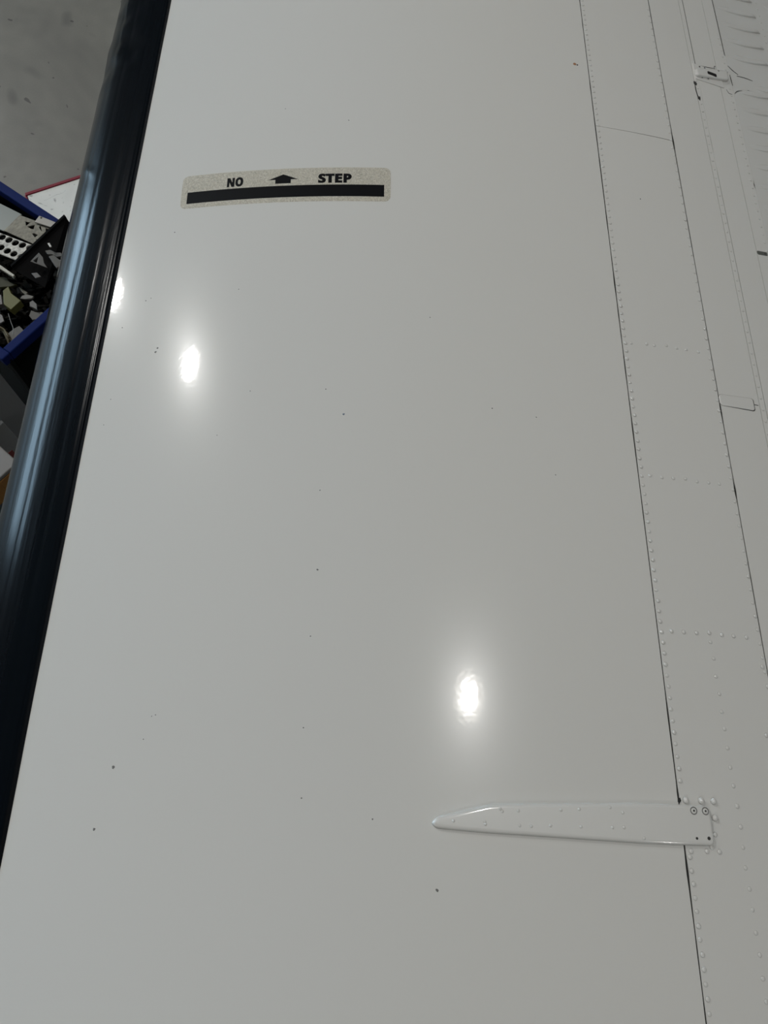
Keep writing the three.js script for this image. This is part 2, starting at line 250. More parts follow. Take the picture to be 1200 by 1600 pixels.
// raised plate over the surface: stations along x between two edges, rounded rim
function plateGeo(x0, x1, zLow, zHigh, th, r, nx = 60, rim = 0.004) {
  const xs = []; for (let i = 0; i <= 8; i++) xs.push(x0 + r * (1 - Math.cos(i / 8 * Math.PI / 2))); for (let i = 1; i < nx; i++) xs.push(lerp(x0 + r, x1 - r, i / nx)); for (let i = 0; i <= 8; i++) xs.push(x1 - r + r * Math.sin(i / 8 * Math.PI / 2));
  const prof = [[0, -0.0005], [0, 0.35], [0.12, 0.7], [0.4, 0.93], [1, 1]];
  const cols = [...prof.map(p => [p[0], p[1], 0]), ...prof.slice().reverse().map(p => [p[0], p[1], 1])];
  const bw = Math.min(rim, th * 1.2);
  return gridGeo(xs.length - 1, cols.length - 1, (u, v, i, j) => {
    const x = xs[i], dEnd = Math.min(x - x0, x1 - x), cut = dEnd < r ? r - Math.sqrt(Math.max(0, r * r - (r - dEnd) ** 2)) : 0;
    let a = zLow(x) - cut, b = zHigh(x) + cut; if (a < b) { a = b = (a + b) / 2; }
    const [o, hh, side] = cols[j], lim = Math.min(bw, (a - b) / 2), e = clamp(dEnd / bw, 0, 1), eh = Math.sqrt(1 - (1 - e) ** 2);
    const z = side ? b + o * lim : a - o * lim, s = surf(x, z, th * hh * eh - 0.0001); return [s.x, s.y, s.z];
  });
}
function edgeFn(list) { const w = list.map(q => onWing(...q)); return x => { if (x <= w[0].x) return w[0].z; for (let i = 1; i < w.length; i++) if (x <= w[i].x) return lerp(w[i - 1].z, w[i].z, (x - w[i - 1].x) / (w[i].x - w[i - 1].x)); return w[w.length - 1].z; }; }
{
  const low = edgeFn([[674, 1293], [700, 1296], [760, 1301.5], [880, 1309.5], [1004, 1318], [1060, 1320.5], [1115, 1322]]);
  const high = edgeFn([[674, 1279], [692, 1273], [740, 1262], [760, 1257.5], [779, 1255.6], [858, 1255], [1008, 1254.6], [1067, 1257], [1115, 1261]]);
  const xa = onWing(674, 1285).x, xb = onWing(1113, 1300).x;
  const cover = mesh('hinge_cover', plateGeo(xa, xb, low, high, 0.0045, 0.006, 90), paintPlain, wing);
  cover.userData.label = 'long tapered white hinge cover plate';
  for (const q of [[780, 1264], [707.5, 1282.5], [756, 1284], [757, 1288], [808, 1267], [874, 1266], [902.5, 1264.6], [950, 1261.7], [970, 1270], [810, 1290], [828, 1291], [858, 1290], [905, 1291.7], [954, 1293], [972, 1293], [1003, 1309.6], [783, 1268]]) { const w = onWing(...q); rivet(w.x, w.z, cover, rivetSmall, 0.0042, paintPlain, 'rivet'); }
  const ring = new THREE.TorusGeometry(0.0032, 0.00035, 6, 20).rotateX(Math.PI / 2);
  for (const q of [[1080, 1267], [1098, 1267.6]]) { const w = onWing(...q); const sc = rivet(w.x, w.z, cover, new THREE.LatheGeometry(domeProfile(0.0027, 0.0004), 14), 0.0044, paintPlain, 'screw'); rivet(w.x, w.z, cover, ring, 0.0045, dirtGrey, 'screw_ring'); rivet(w.x, w.z, cover, new THREE.CylinderGeometry(0.0009, 0.0009, 0.0004, 8), 0.0049, chipDark, 'screw_slot'); }
  for (const [x, y, r] of [[1085, 1310, 0.0015], [1103.6, 1310, 0.002]]) { const w = onWing(x, y); rivet(w.x, w.z, cover, new THREE.CylinderGeometry(r * 0.8, r * 0.8, 0.0004, 10), 0.0045, chipDark, 'drilled_hole'); }
}
// small hinge tab between the joint and the strip
{
  const xa = onWing(1124, 626).x, xb = onWing(1178, 634).x;
  const low = edgeFn([[1123, 633], [1177, 642]]), high = edgeFn([[1123, 616], [1177, 623.5]]);
  mesh('tab_gasket', plateGeo(xa, xb + 0.0009, x => low(x) + 0.0006 * smooth(xa, xb, x), x => high(x) - 0.0003, 0.0006, 0.004, 12), chipDark, rear);
  mesh('hinge_tab', plateGeo(xa, xb, low, high, 0.0011, 0.004, 12), paintPlain, rear);
  const a = onWing(1178.5, 632.4), b = onWing(1185, 633.2);
  mesh('paint_crack', plateGeo(a.x, b.x, () => a.z + 0.0005, () => a.z - 0.0006, 0.0003, 0.0003, 3), chipDark, rear);
}
// hinge bracket crossing the gap near the far end
{
  const br = new THREE.Group(); br.name = 'hinge_bracket'; wing.add(br);
  const xa = onWing(1084, 113).x, xb = onWing(1127, 120).x;
  mesh('bracket_plate', plateGeo(xa, xb, () => zE2 + 0.0004, () => zE1 - 0.0002, 0.0014, 0.0012, 16, 0.0012), paintPlain, br);
  const lowR = edgeFn([[1084, 121], [1128, 128], [1140, 129]]), highR = edgeFn([[1084, 109.5], [1128, 113], [1140, 114]]);
  mesh('bracket_ridge', plateGeo(onWing(1084, 114).x, onWing(1136, 121).x, lowR, highR, 0.005, 0.006, 16), paintPlain, br);
  const sa = onWing(1102.5, 118), sb = onWing(1115, 120);
  mesh('slot', plateGeo(sa.x - 0.0005, sb.x + 0.0005, x => sa.z + 0.0026 + 0.0008 * (x - sa.x) / (sb.x - sa.x), x => sa.z - 0.0032 + 0.0008 * (x - sa.x) / (sb.x - sa.x), 0.0059, 0.0014, 6, 0.0004), std([0.003, 0.003, 0.003], 0.9), br);
  for (const q of [[1092, 105.5], [1100, 107.5], [1115.5, 105.5], [1096, 122.5], [1105.5, 124.5]]) { const w = onWing(...q); rivet(w.x, w.z, br, rivetSmall, 0.0014, dirtGrey, 'screw'); }
  { const w = onWing(1119, 115.3); rivet(w.x, w.z, br, rivetSmall, 0.0048, steel, 'screw'); }
}
// cracks and chips in the paint: thin slivers of bare dark metal and primer
function crack(list, w, mat = chipDark, parent = flap) {
  const pts = list.map(q => onWing(...q)), cv = new THREE.CatmullRomCurve3(pts.map(p => new THREE.Vector3(p.x, 0, p.z))), n = 12 * (list.length - 1);
  const g = gridGeo(n, 3, (u, v, i, j) => { const p = cv.getPoint(u), t = cv.getTangent(u), k = 1.25 * w * (0.35 + 0.65 * Math.sin(Math.PI * clamp(u, 0.02, 0.98))) / 2, q = [-1, -1, 1, 1][j], h = [0, 0.0005, 0.0005, 0][j]; const s = surf(p.x - t.z * q * k, p.z + t.x * q * k, h); return [s.x, s.y, s.z]; });
  return mesh('paint_crack', g, mat, parent);
}
crack([[1137, 103], [1144, 110], [1153, 117]], 0.001); crack([[1151, 119], [1163, 122], [1175.5, 126.6]], 0.0008); crack([[1140, 117], [1142, 125], [1144.6, 134]], 0.001);
crack([[1147.5, 146.5], [1152, 143], [1161.5, 142]], 0.0009); crack([[1168, 141.5], [1175, 144], [1182.5, 146.3]], 0.0011); crack([[1134.7, 140], [1139, 146], [1144, 147.7]], 0.0006, dirtGrey);
crack([[1137, 112], [1133, 123], [1129, 125]], 0.0009, dirtGrey); crack([[1091.5, 124], [1095, 125.5], [1099, 126.7]], 0.0013, chipDark, wing);
crack([[1085, 128], [1087.5, 142], [1092, 155]], 0.0011, chipDark, wing);
crack([[1088, 101.5], [1103, 105], [1117, 107.5]], 0.0007, chipDark, wing);
function blob(px, py, rx, ry, mat, parent, name, rot = 0, h = 0.00035) {
  const c = onWing(px, py), k = 12, r = []; for (let i = 0; i < k; i++) r.push(0.72 + 0.5 * rnd());
  const g = gridGeo(k, 2, (u, v, i, j) => { const a = u * 2 * Math.PI, q = r[i % k], e = [0.001, 0.8, 1][j], dx = Math.cos(a) * rx * q * e, dz = Math.sin(a) * ry * q * e; const s = surf(c.x + dx * Math.cos(rot) - dz * Math.sin(rot), c.z + dx * Math.sin(rot) + dz * Math.cos(rot), [h, h, 0][j]); return [s.x, s.y, s.z]; });
  return mesh(name, g, mat, parent);
}
blob(1086.5, 130, 0.003, 0.0045, chipDark, rear, 'paint_chip'); blob(1092.5, 153.5, 0.0026, 0.004, chipDark, rear, 'paint_chip');
{ const a = onWing(1183, 394.5), b = onWing(1199, 397.5); mesh('bare_metal_tab', plateGeo(a.x, b.x, x => lerp(a.z, b.z, (x - a.x) / (b.x - a.x)) + 0.0032, x => lerp(a.z, b.z, (x - a.x) / (b.x - a.x)) - 0.0032, 0.0006, 0.002, 6), std([0.1, 0.105, 0.095], 0.6), flap); blob(1195, 397, 0.0014, 0.0014, chipDark, flap, 'dirt_speck', 0, 0.0009); }
for (const [x, y, r, m] of [[177, 1199, 1.5, dirtGrey], [147, 1296, 1.3, dirtGrey], [537, 647, 1.4, dirtBlue], [898, 100, 2.6, dirtRust], [902, 101.5, 1.3, chipDark], [1000.5, 311, 0.8, chipDark], [246, 544, 1.3, dirtGrey], [243, 550, 1.4, dirtGrey], [228, 470, 0.8, dirtGrey], [236, 466, 0.6, dirtGrey], [191, 512, 0.7, dirtGrey], [373, 452, 0.7, dirtGrey], [391, 611, 0.6, dirtGrey], [683, 1391, 1.3, dirtGrey], [582, 1280, 0.7, dirtGrey], [471, 1247, 0.7, dirtGrey], [224, 1155, 0.6, dirtGrey], [243, 1117, 0.6, dirtGrey], [237, 1119, 0.5, dirtGrey], [496, 890, 1.1, dirtGrey], [500, 766, 0.7, dirtGrey], [509, 608, 0.7, dirtGrey], [769, 638, 0.8, dirtGrey], [868, 742, 0.6, dirtGrey], [838, 652, 0.6, dirtGrey], [474, 1137, 0.7, dirtGrey], [485, 994, 0.7, dirtGrey], [339, 680, 0.5, dirtGrey], [273, 363, 0.9, dirtGrey], [173, 624, 0.6, dirtGrey], [162, 664, 0.6, dirtGrey], [545, 188, 0.8, dirtGrey], [446, 170, 0.7, dirtGrey], [672, 496, 0.6, dirtGrey]]) blob(x, y, r * 0.0009, r * 0.0011, m, forward, m === dirtRust || m === chipDark ? 'paint_chip' : 'dirt_speck', rnd() * 3);

blob(1061.5, 1250, 0.0019, 0.0024, sealDark, forward, 'sealant_blob', 0, 0.0008);
// the warning decal: silver foil with black print
{
  const cv = document.createElement('canvas'); cv.width = 2048; cv.height = 360; const c = cv.getContext('2d'), W = 2048, Hh = 360;
  c.fillStyle = '#bdb8a9'; c.fillRect(0, 0, W, Hh);
  for (let i = 0; i < 26000; i++) { const t = rnd(), v = Math.round(lerp(150, 218, t)); c.fillStyle = `rgba(${v},${v - 3},${v - 14},0.5)`; const s = 1.5 + rnd() * 3; c.fillRect(rnd() * W, rnd() * Hh, s * 2.4, s * 2.4); }
  c.fillStyle = '#07080c'; c.fillRect(62, 186, 1926, 124);
  c.textBaseline = 'alphabetic';
  const word = (t, x0, x1, y) => { c.save(); c.font = 'bold 124px sans-serif'; const w = c.measureText(t).width; c.translate(x0, y); c.scale((x1 - x0) / w, 1); c.fillText(t, 0, 0); c.lineWidth = 10; c.strokeStyle = '#07080c'; c.strokeText(t, 0, 0); c.restore(); };
  word('NO', 452, 620, 162); word('STEP', 1352, 1676, 162);
  c.beginPath(); c.moveTo(1012, 64); c.lineTo(1158, 120); c.lineTo(1088, 120); c.lineTo(1088, 162); c.lineTo(936, 162); c.lineTo(936, 120); c.lineTo(866, 120); c.closePath(); c.fill();
  const tex = new THREE.CanvasTexture(cv); tex.colorSpace = THREE.SRGBColorSpace; tex.anisotropy = 8;
  const tl = onWing(287, 276.5), tr = onWing(610.5, 262.5), brr = onWing(610, 315.5), bl = onWing(281, 327.5);
  // rounded outline by pulling grid rows in at the ends
  const Lw = Math.hypot(tr.x - tl.x, tr.z - tl.z), rad = 0.0085, nu = 80;
  const us = []; for (let i = 0; i <= 8; i++) us.push(rad / Lw * (1 - Math.cos(i / 8 * Math.PI / 2))); for (let i = 1; i < nu; i++) us.push(lerp(rad / Lw, 1 - rad / Lw, i / nu)); for (let i = 0; i <= 8; i++) us.push(1 - rad / Lw + rad / Lw * Math.sin(i / 8 * Math.PI / 2));
  const Hd = Math.hypot(bl.x - tl.x, bl.z - tl.z);
  const UV = (i, v) => { const u = us[i], d = Math.min(u, 1 - u) * Lw, cut = d < rad ? (rad - Math.sqrt(Math.max(0, rad * rad - (rad - d) ** 2))) / Hd : 0; return [u, lerp(cut, 1 - cut, v)]; };
  const pos = (u, v, lift) => { const x = lerp(lerp(tl.x, tr.x, u), lerp(bl.x, brr.x, u), v), z = lerp(lerp(tl.z, tr.z, u), lerp(bl.z, brr.z, u), v), s = surf(x, z, lift); return [s.x, s.y, s.z]; };
  const N = us.length - 1;
  const top = gridGeo(N, 5, (a, b, i, j) => { const q = UV(i, clamp((j - 0.5) / 4, 0, 1)); return pos(q[0], q[1], j === 0 || j === 5 ? 0 : 0.0003); }, null);
  const uvA = top.attributes.uv; for (let j = 0; j <= 5; j++) for (let i = 0; i <= N; i++) { const q = UV(i, clamp((j - 0.5) / 4, 0, 1)); uvA.setXY(j * (N + 1) + i, q[0], 1 - q[1]); }
  const m = new THREE.MeshPhysicalMaterial({ map: tex, roughness: 0.6, specularIntensity: 0.2 });
  const d = mesh('warning_decal', top, m, wing); d.userData.label = 'silver foil decal with black bar, arrow and the words NO STEP';
}

// ------------------------------------------------------------------ leading edge boot
const bootPts = [];                                           // [x, y, angle, arc] from the seam round the nose to the lower side
{
  let x = X_SEAM, y = arcY(X_SEAM), a = Math.asin((XC - X_SEAM) / R0) * 180 / Math.PI, s = 0; const segs = [[22, 0.0525], [32, 0.0262], [61.6, 0.053], [120, 0.085], [168, 0.16]];
  bootPts.push([x, y, a, s]);
  for (const [a1, L] of segs) { const n = Math.ceil(L / 0.001), a0 = a; for (let i = 1; i <= n; i++) { a = lerp(a0, a1, i / n); const am = lerp(a0, a1, (i - 0.5) / n) * Math.PI / 180, d = L / n; x -= Math.cos(am) * d; y -= Math.sin(am) * d; s += d; bootPts.push([x, y, a, s]); } }
}
const bootLen = bootPts[bootPts.length - 1][3];
{
  const zsB = []; for (let z = Z0; z > 0.3; z -= 0.05) zsB.push(z); for (let z = 0.3; z > -1.35; z -= 0.006) zsB.push(z); for (let z = -1.35; z >= Z1 - 1e-6; z -= 0.05) zsB.push(z);
  const zWr = rowZ(-0.3, 90), ridges = [0.026, 0.062, 0.09];
  const lift = (s, z) => {
    let h = 0.0016 * smooth(0, 0.004, s);                      // rubber thickness at the edge
    h += 0.0006 * smooth(0.006, 0.0085, s);                    // second ply
    for (const r of ridges) { const q = (s - r - 0.0012 * n1(z, 3, r * 50)) / 0.005; h -= 0.0003 * Math.exp(-q * q); }
    h += 0.0003 * perlin.noise(s * 40, z * 2.4, 4.4) * smooth(0.01, 0.03, s) + 0.00005 * perlin.noise(s * 160, z * 4, 8.1);
    const far = smooth(zWr + 0.06, zWr - 0.06, z); h += far * smooth(0.015, 0.05, s) * (0.0022 * perlin.noise(s * 28 + z * 18, z * 14 - s * 20, 1.2) + 0.0004 * perlin.noise(s * 60, z * 30, 6.2));
    const w1 = (z - rowZ(-0.3, 230) + (s - 0.09) * 0.9) / 0.008; h += 0.0012 * Math.exp(-w1 * w1) * Math.exp(-(((s - 0.1) / 0.018) ** 2));
    return h;
  };
  const nS = bootPts.length - 1;
  const g = gridGeo(nS, zsB.length - 1, (u, v, i, j) => { const b = bootPts[i], z = zsB[j], h = lift(b[3], z), a = b[2] * Math.PI / 180; return [b[0] - Math.sin(a) * h, WING_Y + b[1] + Math.cos(a) * h, z]; });
  const uv = g.attributes.uv; for (let j = 0; j < zsB.length; j++) for (let i = 0; i <= nS; i++) uv.setXY(j * (nS + 1) + i, bootPts[i][3] * 5, zsB[j] * 1.2);
  const boot = mesh('deicing_boot', g, rubber, wing); boot.userData.label = 'black rubber de-icing boot wrapped round the leading edge';
  // thin bead of sealant where the rubber meets the paint
  mesh('boot_edge_sealant', sheetGeo(z => X_SEAM - 0.003, z => X_SEAM + 0.0022 + 0.0006 * n1(z, 9, 3.3), zs, 2, 0.0006, 0.0008), rubberEdge, wing);
  // lower skin and the closing ribs
  const end = bootPts[nS], te = [X_TE, P(X_TE)];
  const low = []; for (let i = 0; i <= 20; i++) { const t = i / 20; low.push([lerp(end[0], te[0], t), lerp(end[1], te[1] - 0.004, t) - 0.03 * Math.sin(Math.PI * t) ]); }
  mesh('lower_skin', gridGeo(20, 4, (u, v, i) => [low[i][0], WING_Y + low[i][1], lerp(Z0, Z1, v)]), paintPlain, wing);
  for (const z of [Z0 - 0.01, Z1 + 0.01]) { const sh = new THREE.Shape(); const up2 = []; for (let i = 0; i <= 40; i++) { const x = lerp(X_SEAM, X_TE, i / 40); up2.push([x, P(x) - 0.003]); } const ol = [...bootPts.filter((q, i) => i % 8 === 0).reverse(), ...up2, ...low.slice().reverse()]; ol.forEach((q, i) => i ? sh.lineTo(q[0], q[1]) : sh.moveTo(q[0], q[1])); const e = new THREE.ExtrudeGeometry(sh, { depth: 0.004, bevelEnabled: false }); e.translate(0, WING_Y, z); mesh('end_rib', e, paintPlain, wing); }
}
console.log('rivets', rivetCount, 'seam', X_SEAM, 'A', X_A, 'G', X_G, 'nose', Math.min(...bootPts.map(q => q[0])));

// ------------------------------------------------------------------ things on the floor beyond the leading edge
const V = (x, y, z) => new THREE.Vector3(x, y, z);
// a flat slab from a level outline, with holes, in world space
function slab(pts, holes, th, heightFn) {
  const sh = new THREE.Shape(pts.map(p => new THREE.Vector2(p.x, -p.z))); for (const h of holes || []) sh.holes.push(new THREE.Path(h.map(p => new THREE.Vector2(p.x, -p.z))));
  const g = new THREE.ExtrudeGeometry(sh, { depth: th, bevelEnabled: true, bevelThickness: Math.min(0.0008, th / 3), bevelSize: 0.0008, bevelSegments: 1, curveSegments: 10 }); g.rotateX(-Math.PI / 2);
  const p = g.attributes.position; for (let i = 0; i < p.count; i++) p.setY(i, p.getY(i) + heightFn(p.getX(i), p.getZ(i))); g.computeVertexNormals();
  const uv = g.attributes.uv; for (let i = 0; i < p.count; i++) uv.setXY(i, p.getX(i) * 3, p.getZ(i) * 3);
  return g;
}
function planeThrough(a, b, c) { const n = new THREE.Vector3().crossVectors(b.clone().sub(a), c.clone().sub(a)); return (x, z) => a.y - (n.x * (x - a.x) + n.z * (z - a.z)) / n.y; }
function settle(g) { g.computeBoundingBox(); const b = g.boundingBox, c = V((b.min.x + b.max.x) / 2, b.min.y, (b.min.z + b.max.z) / 2); g.translate(-c.x, -c.y, -c.z); return c; }
function scrap(name, geo, mat, label, category, grp) { const c = settle(geo); const m = mesh(name, geo, mat); m.position.copy(c); return tag(m, label, category, grp); }

// white board with red edges lying on the floor
{
  const a = onLevel(39, 303, 0.06), b = onLevel(137, 271, 0.06), u = b.clone().sub(a).normalize(), v = V(-u.z, 0, u.x);
  const W = 0.62, D = 0.34, g = group('white_board', 'white scuffed board with red edges lying on the grey floor', 'board', null, a.x, 0, a.z);
  const ang = Math.atan2(-u.z, u.x); g.rotation.y = ang;
  const t = rbox(W - 0.008, 0.05, D - 0.008, 0.003, W / 2, 0.0325, D / 2); const uv = t.attributes.uv, p = t.attributes.position; for (let i = 0; i < p.count; i++) uv.setXY(i, p.getX(i), p.getZ(i));
  mesh('panel', t, new THREE.MeshStandardMaterial({ map: scuffed, roughness: 0.5 }), g);
  const red = std([0.2, 0.004, 0.02], 0.7);
  mesh('edge_trim', rbox(W, 0.058, 0.012, 0.002, W / 2, 0.032, 0.002), red, g); mesh('edge_trim', rbox(0.006, 0.054, D, 0.002, -0.0005, 0.03, D / 2), red, g); mesh('edge_trim', rbox(0.006, 0.054, D, 0.002, W, 0.03, D / 2), red, g); mesh('edge_trim', rbox(W, 0.054, 0.006, 0.002, W / 2, 0.03, D), red, g);
}
// tote of scrap
const RIM = 0.42, c1 = onLevel(183, 402, RIM), c2 = onLevel(3, 562, RIM), c0 = onLevel(0, 307, RIM);
{
  const e = c2.clone().sub(c1), wT = e.length(); e.normalize(); const f = V(-e.z, 0, e.x); if (f.dot(c0.clone().sub(c1)) < 0) f.negate();
  const lT = 0.6, ang = Math.atan2(-f.z, f.x);
  const g = group('scrap_tote', 'black tote with a blue rim holding aircraft sheet metal scrap', 'tote', null, c1.x, 0, c1.z); g.rotation.y = ang;
  const side = V(0, 0, 1).applyAxisAngle(V(0, 1, 0), ang).dot(e) > 0 ? 1 : -1;
  const wallM = new THREE.MeshPhysicalMaterial({ color: 0x0b0f0f, roughness: 0.7, specularIntensity: 0.2 }), blue = new THREE.MeshPhysicalMaterial({ roughness: 0.7, specularIntensity: 0.25 });
  blue.color.setRGB(0.003, 0.012, 0.09); const t = 0.012, H = RIM - 0.015;
  const S = (w, h, d, x, y, z) => rbox(w, h, d, 0.003, x, y, z * side);
  mesh('body', mergeGeometries([S(lT, t, wT, lT / 2, 0.008, wT / 2), S(lT, H, t, lT / 2, H / 2, t / 2 + 0.01), S(lT, H, t, lT / 2, H / 2, wT - t / 2 - 0.01), S(t, H, wT - 0.02, t / 2 + 0.01, H / 2, wT / 2), S(t, H, wT - 0.02, lT - t / 2 - 0.01, H / 2, wT / 2)]), wallM, g);
  for (const q of [[lT, 0.028, 0.024, lT / 2, RIM - 0.014, 0.012], [lT, 0.028, 0.024, lT / 2, RIM - 0.014, wT - 0.012], [0.024, 0.028, wT - 0.048, 0.012, RIM - 0.014, wT / 2], [0.024, 0.028, wT - 0.048, lT - 0.012, RIM - 0.014, wT / 2]]) mesh('rim', S(...q), blue, g);
  for (const [x, z] of [[0.02, wT - 0.02], [0.02, 0.02], [lT - 0.02, 0.02], [lT - 0.02, wT - 0.02]]) mesh('corner_post', S(0.02, H - 0.03, 0.02, x, H / 2, z), std([0.02, 0.022, 0.03], 0.4), g);
}
const alu = new THREE.MeshStandardMaterial({ map: brushed, roughness: 0.5, metalness: 0.25 }); alu.color.setRGB(1.1, 1.08, 1.0);
const aluPale = new THREE.MeshStandardMaterial({ map: brushed, roughness: 0.5 }); aluPale.color.setRGB(2.2, 2.2, 2.15);
const olive = std([0.11, 0.11, 0.028], 0.6), oliveDark = std([0.028, 0.028, 0.007], 0.7), blackSheet = new THREE.MeshPhysicalMaterial({ color: 0x0a0a0b, roughness: 0.8, specularIntensity: 0.15 }), paleGreen = std([0.19, 0.22, 0.21], 0.3), white = std([0.5, 0.5, 0.47], 0.5), greyBit = std([0.07, 0.068, 0.062], 0.6);
const Lv = (y, ...q) => q.map(a => onLevel(a[0], a[1], y));
const flat = y => () => y;
const circ = (px, py, r, y, n = 14) => { const c = onLevel(px, py, y), o = []; for (let i = 0; i < n; i++) o.push(V(c.x + r * Math.cos(i / n * 6.2832), y, c.z + r * Math.sin(i / n * 6.2832))); return o; };
scrap('plastic_sheet', slab(Lv(0.425, [-60, 300], [0, 319], [34, 336], [7, 362], [-60, 335]), [], 0.002, flat(0.425)), paleGreen, 'pale grey green sheet lying across the blue rim of the tote', 'sheet');
scrap('truss_offcut_sheet', slab(Lv(0.43, [31, 337], [87, 357.5], [58, 384], [7, 361]), [Lv(0.43, [40, 347], [48, 348.5], [41, 354]), Lv(0.43, [43, 355], [55, 352], [53, 359], [49, 358.5]), Lv(0.43, [61, 356], [64, 353], [66, 363]), Lv(0.43, [71.5, 367], [72, 357.5], [81, 360]), Lv(0.43, [50.5, 366], [53, 365], [60, 368], [55, 372]), Lv(0.43, [56, 375.5], [67, 373], [62, 379])], 0.0016, flat(0.43)), (() => { const m = alu.clone(); m.color.setRGB(0.62, 0.6, 0.5); return m; })(), 'grey olive sheet metal panel with triangular cutouts lying in the tote', 'metal panel');
scrap('perforated_strip', slab(Lv(0.44, [-40, 348], [0, 365], [57, 386.5], [33, 410], [0, 397], [-48, 378]), [...[[4, 371.5], [14.5, 376], [24.5, 380.5], [35.5, 384], [47, 388.5]].map(q => circ(q[0], q[1], 0.0094, 0.44)), ...[[2, 387.5], [12, 393], [22, 397.5], [34, 402]].map(q => circ(q[0], q[1], 0.0094, 0.44))], 0.0018, flat(0.44)), aluPale, 'pale metal strip with two rows of round lightening holes', 'metal strip');
scrap('rim_strap', slab(Lv(0.436, [62, 338.5], [93, 351], [86, 357.5], [55, 347.5]), [circ(65, 341.5, 0.003, 0.436, 8)], 0.002, flat(0.436)), std([0.34, 0.33, 0.3], 0.5), 'pale flat metal strap with a small hole lying over the blue rim', 'strap');
function quadSlab(q, th) {                                    // flat plate through four points in space
  const n = new THREE.Vector3().crossVectors(q[1].clone().sub(q[0]), q[3].clone().sub(q[0])).normalize().multiplyScalar(th); if (n.y < 0) n.negate();
  const b = q.map(p => p.clone().sub(n)), t = [[q[0], q[1], q[2]], [q[0], q[2], q[3]], [b[2], b[1], b[0]], [b[3], b[2], b[0]]];
  for (let i = 0; i < 4; i++) { const j = (i + 1) % 4; t.push([q[i], b[i], b[j]], [q[i], b[j], q[j]]); }
  return soup(t);
}
{ const A = onLevel(104, 341, 0.46), B = onLevel(117, 359, 0.436), C = onLevel(70, 450, 0.436), D = onLevel(20, 420, 0.446);
  const g = group('black_bracket', 'large black sheet metal bracket lying across the scrap tote', 'bracket', null, A.x, 0.436, A.z);
  const off = p => p.sub(V(A.x, 0.436, A.z)); const q = [A, B, C, D].map(p => off(p.clone()));
  mesh('web', quadSlab(q, 0.0016), blackSheet, g);
  const w = V(-0.0045, 0, -0.0045), h = V(0, 0.008, 0);
  mesh('flange', quadSlab([q[0].clone().add(h), q[3].clone().add(h), q[3].clone().add(w).add(h), q[0].clone().add(w).add(h)], 0.01), blackSheet, g);
  for (const p of [[103, 345], [110.5, 352]]) { const c = off(onLevel(p[0], p[1], 0.456)), b = rivetG.clone(); b.translate(c.x, c.y, c.z); mesh('rivet', b, white, g); }
}
const tri = (y, q, hole, mat, name, label, cat, th = 0.0016, grp) => scrap(name, slab(Lv(y, ...q), hole ? [Lv(y, ...hole)] : [], th, flat(y)), mat, label, cat, grp);
tri(0.47, [[48.5, 409], [61, 396], [67, 403], [69, 412], [74, 419]], [[52, 408.5], [60.5, 402], [58, 412]], greyBit, 'truss_offcut', 'grey triangular truss offcut with one cutout on the black bracket', 'offcut');
tri(0.47, [[72, 394], [79, 392.5], [88, 397], [96, 397], [100, 404], [97, 402], [90, 403], [83, 399], [76, 399]], null, greyBit, 'crumpled_strip', 'crumpled grey metal strip beside the boot in the tote', 'metal strip', 0.004);
tri(0.48, [[78, 403], [85, 401], [93, 408], [99, 410], [96, 416], [90, 421], [85, 414]], null, greyBit, 'bent_plate', 'bent grey plate under the crumpled strip near the boot', 'plate', 0.005);
tri(0.49, [[75, 381], [77.5, 380.5], [80.5, 386], [78.5, 386.5]], null, white, 'metal_sliver', 'small white metal sliver on the black bracket', 'sliver');
tri(0.47, [[50, 428], [58, 427], [64, 433], [56, 435]], null, std([0.05, 0.05, 0.048], 0.5), 'dark_offcut', 'dark grey offcut low on the black bracket', 'offcut');
tri(0.43, [[-10, 413], [2, 417], [24, 432.5], [22, 435], [0, 421], [-12, 417]], null, std([0.3, 0.3, 0.25], 0.4), 'pale_bar', 'long pale metal bar above the olive parts in the tote', 'metal bar', 0.006);
tri(0.40, [[-12, 434], [12, 437], [17, 444], [27, 447], [18, 450], [-12, 452]], null, oliveDark, 'olive_bracket', 'dark olive bracket under the pale bar', 'bracket', 0.006);
{ const g = slab(Lv(0.41, [8, 458.5], [15.5, 452.5], [20, 463], [34.5, 474], [20, 487.5], [9, 479]), [], 0.02, flat(0.40)); scrap('olive_box', g, olive, 'small yellow olive folded metal box in the tote', 'metal box'); }
tri(0.40, [[-10, 466], [5, 466], [7, 480], [-10, 483]], null, std([0.1, 0.09, 0.09], 0.5), 'grey_block', 'grey block at the photo edge beside the olive box', 'block', 0.012);
tri(0.40, [[36, 464], [43, 462], [53, 465], [51, 467.5], [40, 469], [33, 468]], null, std([0.144, 0.141, 0.126], 0.6), 'ragged_shard', 'ragged pale shard right of the olive box', 'shard', 0.004);
tri(0.40, [[31, 451], [35, 453.5], [44, 459], [41, 462], [36, 458]], null, std([0.120, 0.114, 0.084], 0.6), 'ragged_shard', 'narrow pale shard just above the ragged one', 'shard', 0.004);
tri(0.41, [[48, 474], [52, 471.5], [58, 477], [58.5, 485], [53, 482], [48, 480]], null, std([0.132, 0.132, 0.126], 0.6), 'white_fragment', 'upright white fragment in the tote near the blue rim', 'fragment', 0.004);
tri(0.40, [[47, 495], [50, 487], [56, 489.5], [68, 490], [60, 500], [52, 501]], null, std([0.090, 0.090, 0.084], 0.6), 'grey_fragment', 'grey flat fragment tucked against the blue rim of the tote', 'fragment', 0.004);
tri(0.40, [[23, 515], [31, 511], [36, 516], [39, 520], [20, 537], [12, 524]], null, std([0.096, 0.093, 0.084], 0.6), 'cut_sheet', 'light grey cut sheet beside the wire bundle in the tote corner', 'sheet', 0.003);
